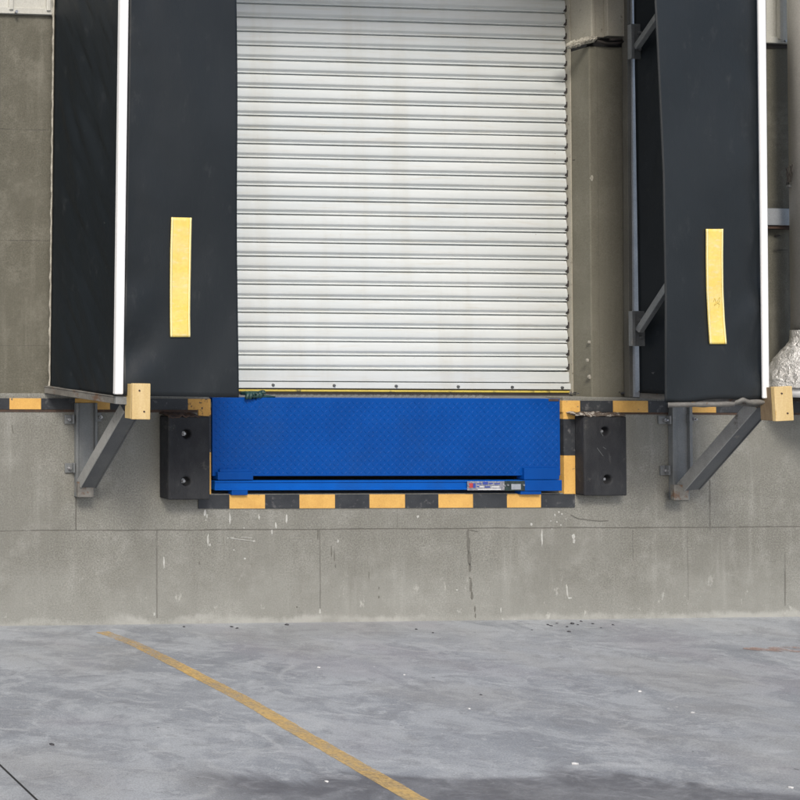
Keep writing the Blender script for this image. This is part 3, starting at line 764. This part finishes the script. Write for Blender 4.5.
# side curtain
b = MB()
def sideL(u, v):
    py = lerp(-170, lerp(388.5, 395, u), v)
    wl = P(lerp(55.5, 50.5, (py) / 390), py, -.004); fr_ = P(lerp(121, 116, py / 395), py, FR)
    p = wl.lerp(fr_, u)
    s_ = math.sin(math.pi * u)
    k = .013 * noise.noise(Vector((u * 7 - py * .022, py * .004, 1))) + .008 * noise.noise(Vector((u * 14 - py * .075, py * .004, 7))) + .006 * (1 - abs(math.sin((u * 2.2 - py * .018) * math.pi))) ** 3
    k += .012 * noise.noise(Vector((u * 2, py * .008, 11)))
    return p + Vector((k * s_, -k * s_ * .6, 0))
b.grid(sideL, 40, 140); b.build('side_curtain', 'side_pvc', ls, smooth=True, solid=.004)
b = MB()   # fixing batten with ragged sealant on the wall
def bat(u, v):
    py = lerp(-170, 389, v); px = lerp(54.3, 50.0, py / 390) + (u - 1) * 1.3 + (1 - u) * 1.2 * noise.noise(Vector((py * .11, 0, 0)))
    return P(px, py, -.003 - .008 * u)
b.grid(bat, 3, 160); b.build('wall_sealant', 'chip', ls, smooth=True, solid=.006)
# back frame post, front post, cross rails
b = MB()
def post(b, x0, x1, yf, yb, ytop=-170, ybot=390):
    a0, a1, c0, c1 = P(x0(ytop), ytop, yf), P(x1(ytop), ytop, yf), P(x0(ybot), ybot, yf), P(x1(ybot), ybot, yf); o = Vector((0, yb - yf, 0))
    b.quadbox([c0, c1, c1 + o, c0 + o, a0, a1, a1 + o, a0 + o])
post(b, lambda y: lerp(123, 118, y / 395), lambda y: lerp(130, 126, y / 395), FR + .012, FR + .05)
post(b, lambda y: lerp(62, 58, y / 390), lambda y: lerp(69, 65, y / 390), -.01, .03)
b.build('frame_post', 'steel_dark', ls)
b = MB(); 
A_ = P(45, 389.5, -.006); B_ = P(115.5, 400, FR + .01)
b.bar(A_, B_, .04, .012, (0, 0, 1)); b.bar(A_ + Vector((.01, 0, .019)), B_ + Vector((.01, 0, .019)), .006, .04, (0, 0, 1))
b.build('bottom_rail', 'steel_rust', ls, bevel=.002)
b = MB(); b.bar(P(115, 400, FR - .005), P(131, 401, FR - .005), .042, .02, (0, 0, 1)); b.build('corner_stub', 'steel', ls, bevel=.003)
def block(pf, yaw_, tilt, parent, th=.02, side='wood_side'):
    """wooden block: front rectangle in image (x0,y0,x1,y1)"""
    x0, y0, x1, y1 = pf; Y = FR - .075
    a_ = P(x0, y1, Y); b_ = P(x1, y0, Y); c = (a_ + b_) / 2; w = b_.x - a_.x; h = b_.z - a_.z
    q = MB(); R = Matrix.Rotation(tilt, 4, 'Y') @ Matrix.Rotation(yaw_, 4, 'Z')
    cs = [c + R @ Vector(v) for v in ((-w / 2, 0, -h / 2), (w / 2, 0, -h / 2), (w / 2, th, -h / 2), (-w / 2, th, -h / 2), (-w / 2, 0, h / 2), (w / 2, 0, h / 2), (w / 2, th, h / 2), (-w / 2, th, h / 2))]
    q.quadbox(cs); o = q.build('wooden_block', 'wood', parent, bevel=.003)
    q = MB(); R2 = R
    cs = [c + R @ Vector(v) for v in ((-w / 2, th + .0005, -h / 2 + .002), (w / 2 - .01, th + .0005, -h / 2 + .002), (w / 2 - .01, .078, -h / 2 + .002), (-w / 2, .078, -h / 2 + .002), (-w / 2, th + .0005, h / 2 - .004), (w / 2 - .01, th + .0005, h / 2 - .004), (w / 2 - .01, .078, h / 2 - .004), (-w / 2, .078, h / 2 - .004))]
    q.quadbox(cs); q.build('backing_block', side, o, bevel=.002)
    for fx, fz in ((-.12, .3), (.15, -.28)):
        k = MB(); sc = c + R @ Vector((w * fx, 0, h * fz)); k.tube([sc, sc + Vector((0, -.0035, 0))], [.0055, .004], 10); k.build('screw', 'rust', o)
block((132.5, 383.5, 150.5, 419.5), 0.0, 0.01, ls, .02, 'wood_mid')

# right unit
rs = empty('dock_shelter', P(700, 400, -.3), 'right charcoal PVC dock shelter curtain standing open to show its steel braces', 'dock shelter', 'shelter curtains on both sides of the shutter')
def xinR(y):
    if y < 0: return 654.5 - (0 - y) * .02
    return 654.5 + 8.5 * min(1, y / 175) ** .9 + (2 if y > 175 else 0) * min(1, (y - 175) / 120) if y > 0 else 654.5
xstR = lambda y: lerp(757, 762.5, y / 398)
fr2 = sheet_front('front_curtain', 1, xinR, lambda y: xstR(y) + .6, lambda u: lerp(402.5, 398, u) + 1.2 * math.sin(u * 9), rs, 'front_pvc')
tp, tfn = tape(1, [(706, 229), (706, 258), (706.5, 290), (708, 320), (709.6, 344)], [(722.5, 229), (722.3, 258), (722.6, 290), (724, 320), (726, 344)], fr2)
b = MB()   # faint hand-drawn scribble on the yellow strip
sc_ = [(.35, .60), (.45, .57), (.52, .60), (.40, .63), (.55, .615), (.7, .57), (.78, .56), (.72, .6), (.6, .61), (.74, .62), (.66, .645)]
for i in range(len(sc_) - 1):
    p = tfn(*sc_[i]); q = tfn(*sc_[i + 1]); p.y -= .0028; q.y -= .0028; b.bar(p, q, .0022, .0015, (0, 1, 0))
b.build('pencil_scribble', 'pencil', tp)
b = MB(); b.quadbox(wst(lambda y: lerp(759.2, 764, y / 398), lambda y: lerp(766.2, 769.8, y / 398), 398.5, d=.015)); b.build('edge_profile', 'strip_white', rs, bevel=.006)
b = MB()
def sideR(u, v):
    py = lerp(-170, lerp(393, 397.5, u), v)
    wl = P(lerp(634, 640, py / 395), py, -.03); fr_ = P(lerp(764, 768, py / 395), py, FR)
    p = wl.lerp(fr_, u); s_ = math.sin(math.pi * u)
    k = .02 * noise.noise(Vector((u * 5 + py * .015, py * .004, 31))) + .01 * noise.noise(Vector((u * 14 + py * .04, py * .01, 37)))
    return p + Vector((k * s_, 0, 0))
b.grid(sideR, 34, 120); b.build('side_curtain', 'side_pvc', rs, smooth=True, solid=.004)
b = MB()
post(b, lambda y: lerp(632, 634.5, y / 395), lambda y: lerp(636.8, 639.8, y / 395), -.014, .03, ybot=397)
b.build('frame_post', 'galv', rs, bevel=.002)
b = MB(); post(b, lambda y: lerp(627, 629.5, y / 395), lambda y: lerp(631.5, 634, y / 395), -.004, .03, ybot=397); b.build('wall_batten', 'steel_olive', rs, bevel=.002)
b = MB(); post(b, lambda y: lerp(760, 764, y / 395), lambda y: lerp(766, 769, y / 395), FR + .012, FR + .05); b.build('frame_post', 'steel_dark', rs)
# folding braces
def brace(plate, p0, p1, d1):
    q = MB(); q.pbox(*plate, -.06, -.052); q.pbox(plate[0], plate[1], plate[0] + 3, plate[3], -.085, -.0605); o = q.build('brace_plate', 'steel', rs, bevel=.002)
    q = MB(); q.bar(P(*p0, -.09), P(*p1, d1), .035, .03, (0, 0, 1)); q.build('diagonal_brace', 'steel', rs, bevel=.003)
    for yy in (.25, .75):
        c = P(plate[0] + 7.5, lerp(plate[1], plate[3], yy), -.0605); k = MB(); k.tube([c, c + Vector((0, -.012, 0))], .008, 6); k.build('bolt', 'bolt', o)
brace((631.5, 24, 643.5, 58.5), (637, 47), (690, -30), FR + .04)
brace((632.5, 311, 645, 346), (639, 331), (716, 212), FR + .04)
b = MB(); A_ = P(640, 394.5, -.006); B_ = P(765, 404.2, FR + .01)
b.bar(A_, B_, .04, .012, (0, 0, 1)); b.bar(A_ + Vector((0, 0, .019)), B_ + Vector((0, 0, .019)), .006, .04, (0, 0, 1)); b.build('bottom_rail', 'steel_rust', rs, bevel=.002)
b = MB()
def crush(u, v):
    px = lerp(668, 771, u); th = 2.6 + .8 * noise.noise(Vector((u * 10, 0, 2)))
    a = v * 2 * math.pi; base_y = lerp(405, 403.6, u) - (1.6 if px > 735 else 0) - 2.5 * math.exp(-((px - 743) / 4) ** 2)
    return P(px, base_y - th * math.sin(a), FR - .006 + .018 * math.cos(a) + .003 * noise.noise(Vector((u * 40, a, 0))))
b.grid(crush, 70, 12); b.build('front_rail', 'steel_rust', rs, smooth=True)
block((775.5, 386.5, 793, 421), .0, -.05, rs)

# head curtain and roof sheet of the shelter (above the picture; they shade the top of the shutter)
hc = empty('shelter_head_curtain', P(400, -60, -.3), 'charcoal head curtain across the top of the dock shelter above the shutter', 'dock shelter')
l_ = P(120, -120, FR); r_ = P(765, -120, FR)
ZH = PZ(30) + .72; ZR = ZH + .22
b = MB(); b.box(l_.x, r_.x, FR + .055, FR + .062, ZH, ZR + .02); b.build('head_curtain', 'front_pvc', hc)
b = MB(); b.quadbox([Vector((l_.x, FR - .03, ZR + .022)), Vector((r_.x, FR - .03, ZR + .022)), Vector((PX(640), .04, ZR + .1)), Vector((PX(52), .04, ZR + .1)),
                     Vector((l_.x, FR - .03, ZR + .05)), Vector((r_.x, FR - .03, ZR + .05)), Vector((PX(640), .04, ZR + .14)), Vector((PX(52), .04, ZR + .14))])
b.build('roof_sheet', 'front_pvc', hc)

# ------------------------------------------------------------------ wall brackets under the shelters
def bracket(xl, xr, xf, ytop, ybot, foot, tip, clips, label):
    """xl..xf: flange and web columns of the post at the wall, tip: head of the diagonal"""
    base_ = P((xl + xr) / 2, ybot, 0)
    r = empty('wall_bracket', base_, label, 'bracket', 'steel brackets carrying the dock shelters')
    q = MB(); Y = -.03; xs_ = xl + (xl + 430) * .03 / 6.2 * .75
    q.pbox(xs_, ytop, max(xf, xs_ + 2.5), ybot, Y, -.001)                    # near flange
    q.pbox(xf + .3, ytop, xr, ybot, -.014, -.002)           # web
    q.pbox(xr + 1.5, ytop, xr + 3.5, ybot - 10, -.03, -.001) # far flange
    q.build('post', 'steel', r, bevel=.002)
    q = MB(); q.pbox(xf - .5, ybot - 15, xr, ybot + .3, -.085, -.06); q.build('foot_plate', 'steel_rust', r, bevel=.003)
    # diagonal channel
    p = P(*foot, -.07); t_ = P(*tip, FR + .06); d = (t_ - p).normalized()
    across = Vector((1, 0, 0)); across = (across - d * across.dot(d)).normalized(); nup = across.cross(d).normalized()
    if nup.z < 0: nup = -nup
    w = .095; hgt = .06
    q = MB()
    q.bar(p - across * (w / 2 + .0005), t_ - across * (w / 2 + .0005), .006, hgt, across)       # near flange
    q.build('diagonal_strut', 'steel_lit', r, bevel=.002)  # the light on this side is put into the steel's colour
    q2 = across * (w / 2 - .004)
    q = MB(); q.bar(p - nup * hgt * .36, t_ - nup * hgt * .36, w - .012, .007, across); q.bar(p + q2, t_ + q2, .007, hgt, across)
    q.build('strut_web', 'steel_dark', r, bevel=.002)  # underside and far flange: shade painted in with the darker steel
    q = MB(); tp_ = t_ + Vector((0, 0, .05)); q.bar(Vector((p.x, -.01, tp_.z)), tp_, .05, .03, (0, 0, 1)); q.build('top_arm', 'steel', r, bevel=.002)
    for (cx_, cy_, w_, h_, s_) in clips:
        q = MB(); q.pbox(cx_ - w_ / 2, cy_ - h_ / 2, cx_ + w_ / 2, cy_ + h_ / 2, -.012, -.001)
        q.pbox(cx_ + s_ * (w_ / 2 - 1), cy_ - h_ / 2, cx_ + s_ * (w_ / 2 + .6), cy_ + h_ / 2, -.035, -.0125)
        o = q.build('fixing_clip', 'steel', r, bevel=.002)
        c = P(cx_ - s_ * 1.0, cy_, -.012); k = MB(); k.tube([c, c + Vector((0, -.012, 0))], .011, 6); k.tube([c, c + Vector((0, -.024, 0))], .006, 8); k.build('anchor_bolt', 'bolt', o)
    return r
bracket(74.5, 94, 78.5, 403, 497, (87, 484), (131, 408), [(69.5, 419.5, 9, 9, 1), (70, 468, 9.5, 9.5, 1), (99, 417, 5, 9, -1)], 'grey steel bracket under the left shelter curtain with a short steep strut')
bracket(669.5, 689, 675, 405, 500, (688.5, 487), (761, 404), [(665, 420, 12, 8, 1), (665.5, 470.5, 9, 9.5, 1), (692, 419, 3.5, 9, -1)], 'grey steel bracket under the right shelter curtain with a long slanting strut')

# ------------------------------------------------------------------ things at the right edge
dp = empty('duct_pipe', P(817, 622, -.16), 'grey pipe ending in a crinkled silver foil hood at the right edge', 'pipe')
c0 = P(816, 300, -.16); X0 = c0.x
ZP = lambda py: P(816, py, -.16).z
b = MB(); b.tube([Vector((X0, -.16, 5.5)), Vector((X0, -.16, ZP(332)))], .108, 32); b.build('pipe', 'pipe', dp, smooth=True)
b = MB()
prf = [(330, .118), (338, .12), (342, .125), (350, .158), (358, .188), (367, .215), (377, .238), (386, .249), (387.5, .25)]
def foil(u, v):
    s_ = v * (len(prf) - 1); i = min(int(s_), len(prf) - 2); f = s_ - i; py = lerp(prf[i][0], prf[i + 1][0], f); r = lerp(prf[i][1], prf[i + 1][1], f)
    a = u * 2 * math.pi; q = Vector((math.cos(a), math.sin(a), py * .05)); r *= 1 + .035 * noise.noise(q * 3.1) * min(1, v * 2) + .02 * noise.noise(q * 8)
    return Vector((X0 + r * math.cos(a), -.16 + r * .9 * math.sin(a) , ZP(py)))
b.grid(foil, 90, 40); b.build('foil_hood', 'foil', dp, smooth=True)
b = MB(); b.tube([Vector((X0, -.16, ZP(387))), Vector((X0, -.16, ZP(397)))], .232, 40); b.build('hood_collar', 'strip_white', dp, smooth=True)
b = MB(); b.tube([Vector((X0, -.16, ZP(397.3))), Vector((X0, -.16, ZD + .0))], .2, 40); b.build('base_ring', 'dark_rubber_line', dp, smooth=True)
b = MB(); cc = P(789, 186, -.08); b.box(cc.x - .035, X0, -.11, -.09, cc.z - .014, cc.z + .004); b.box(cc.x - .01, cc.x + .03, -.1, -.07, cc.z + .004, cc.z + .05)
b.build('pipe_clamp', 'steel_dark', dp, bevel=.003)
b = MB()
for k in range(5):
    a = P(788 + k, 182, -.11); e = P(786 + k * 2.2, 168 - k * 1.2, -.14); b.tube([a, a.lerp(e, .5) + Vector((.012 * (-1) ** k, 0, 0)), e], .0028, 6)
b.build('tie_wire', 'dark_rubber_line', dp)
b = MB(); a = P(766, 208.6, 0); e = P(1000, 208.6, 0); z0 = P(780, 225.2, 0).z; z1 = P(780, 208.4, 0).z
b.box(PX(700), e.x, .0, SETB + .009, z0, z1); b.build('metal_channel', 'galv', None, bevel=.003)
tag(bpy.data.objects['metal_channel'], 'flat galvanised channel crossing the wall to the right of the white strip', 'metal channel')
b = MB(); b.box(PX(700), e.x, .012, SETB + .009, z0 - .02, z0 - .001); o = b.build('shadow_strip', 'rust', bpy.data.objects['metal_channel'])  # dark rust-coloured strip stands in for the shadow below the channel

# green rope bundle
rb = empty('rope_bundle', P(250, 399, .02), 'dark green twisted rubber rope lying in the left corner under the shutter', 'rope')
q = MB()
for k in range(6):
    p0 = P(241 + k * 3.2, 393.5, .03); p1 = P(246 + k * 3.1, 399 - (k > 4) * 3, -.03 + .006 * k)
    pts_ = []
    for i in range(9):
        u = i / 8; p = p0.lerp(p1, u) + Vector((.012 * math.sin(u * 3.1), -.02 * math.sin(u * 3.14), .016 * math.sin(u * 3.14))); pts_.append(p)
    q.tube(pts_, [.009 + .005 * math.sin(i / 8 * 3.14) for i in range(9)], 10)
q.build('rope_coil', 'green_rope', rb, smooth=True)
q = MB(); q.tube([P(256, 395, .0), P(262, 396.6, .0), P(268, 396.3, .0), P(275, 397, .0)], [.011, .010, .008, .004], 8); q.build('rope_tail', 'green_rope', rb, smooth=True)
# leaf litter at the foot of the right jamb
def litter(px, py, lab):
    q = MB(); c = P(px, py, .03); c.z = ZD + .02
    for k in range(9):
        p = c + Vector((random.uniform(-.03, .03), random.uniform(-.01, .01), random.uniform(0, .02)))
        q.prism([p + Vector((random.uniform(-.012, .012), random.uniform(-.008, .008), random.uniform(-.008, .008))) for _ in range(4)], (0, .002, .002))
    o = q.build('leaf_litter', 'stone'); tag(o, lab, 'litter')
litter(573, 392, 'small dark tuft of litter in the corner beside the shutter foot')
litter(624, 396, 'small dark tuft of litter on the ledge at the foot of the pillar')

# canopy roof above the dock (out of view)
cn = MB(); cn.box(-9, 9, -1.1, .5, 5.6, 5.75)
tag(cn.build('canopy_roof', 'fascia'), 'grey canopy roof running along the wall above the loading door', 'canopy')

# ------------------------------------------------------------------ light
w = bpy.data.worlds.new('World'); scn.world = w; w.use_nodes = True
nt = w.node_tree; sky = nt.nodes.new('ShaderNodeTexSky'); sky.sky_type = 'NISHITA'; sky.sun_disc = False
EL, AZ = 42, 207
sky.sun_elevation = math.radians(EL); sky.sun_rotation = math.radians(AZ); sky.air_density = 1.0; sky.dust_density = 3.0; sky.ozone_density = .6
bg = nt.nodes['Background']; bg.inputs[1].default_value = .13; nt.links.new(sky.outputs[0], bg.inputs[0])
ld = bpy.data.lights.new('sun', 'SUN'); ld.energy = 1.9; ld.angle = math.radians(14); ld.color = (1, .95, .86)
lo = bpy.data.objects.new('sun', ld); COL.objects.link(lo)
dv = Vector((math.sin(math.radians(AZ)) * math.cos(math.radians(EL)), math.cos(math.radians(AZ)) * math.cos(math.radians(EL)), math.sin(math.radians(EL))))
lo.rotation_euler = dv.to_track_quat('Z', 'Y').to_euler(); lo.location = dv * 20
vs = scn.view_settings; vs.view_transform = 'Standard'; vs.look = 'None'; vs.gamma = 1; vs.exposure = 0.25; vs.use_curve_mapping = False
print('scale', PX(560, 450) - PX(212, 450), 'ZD', ZD, 'CAM', CAM, 'door top', ztop + pitch * nslat, 'ZCL', ZCL, 'ZH', ZH, l_.z, 'linew')
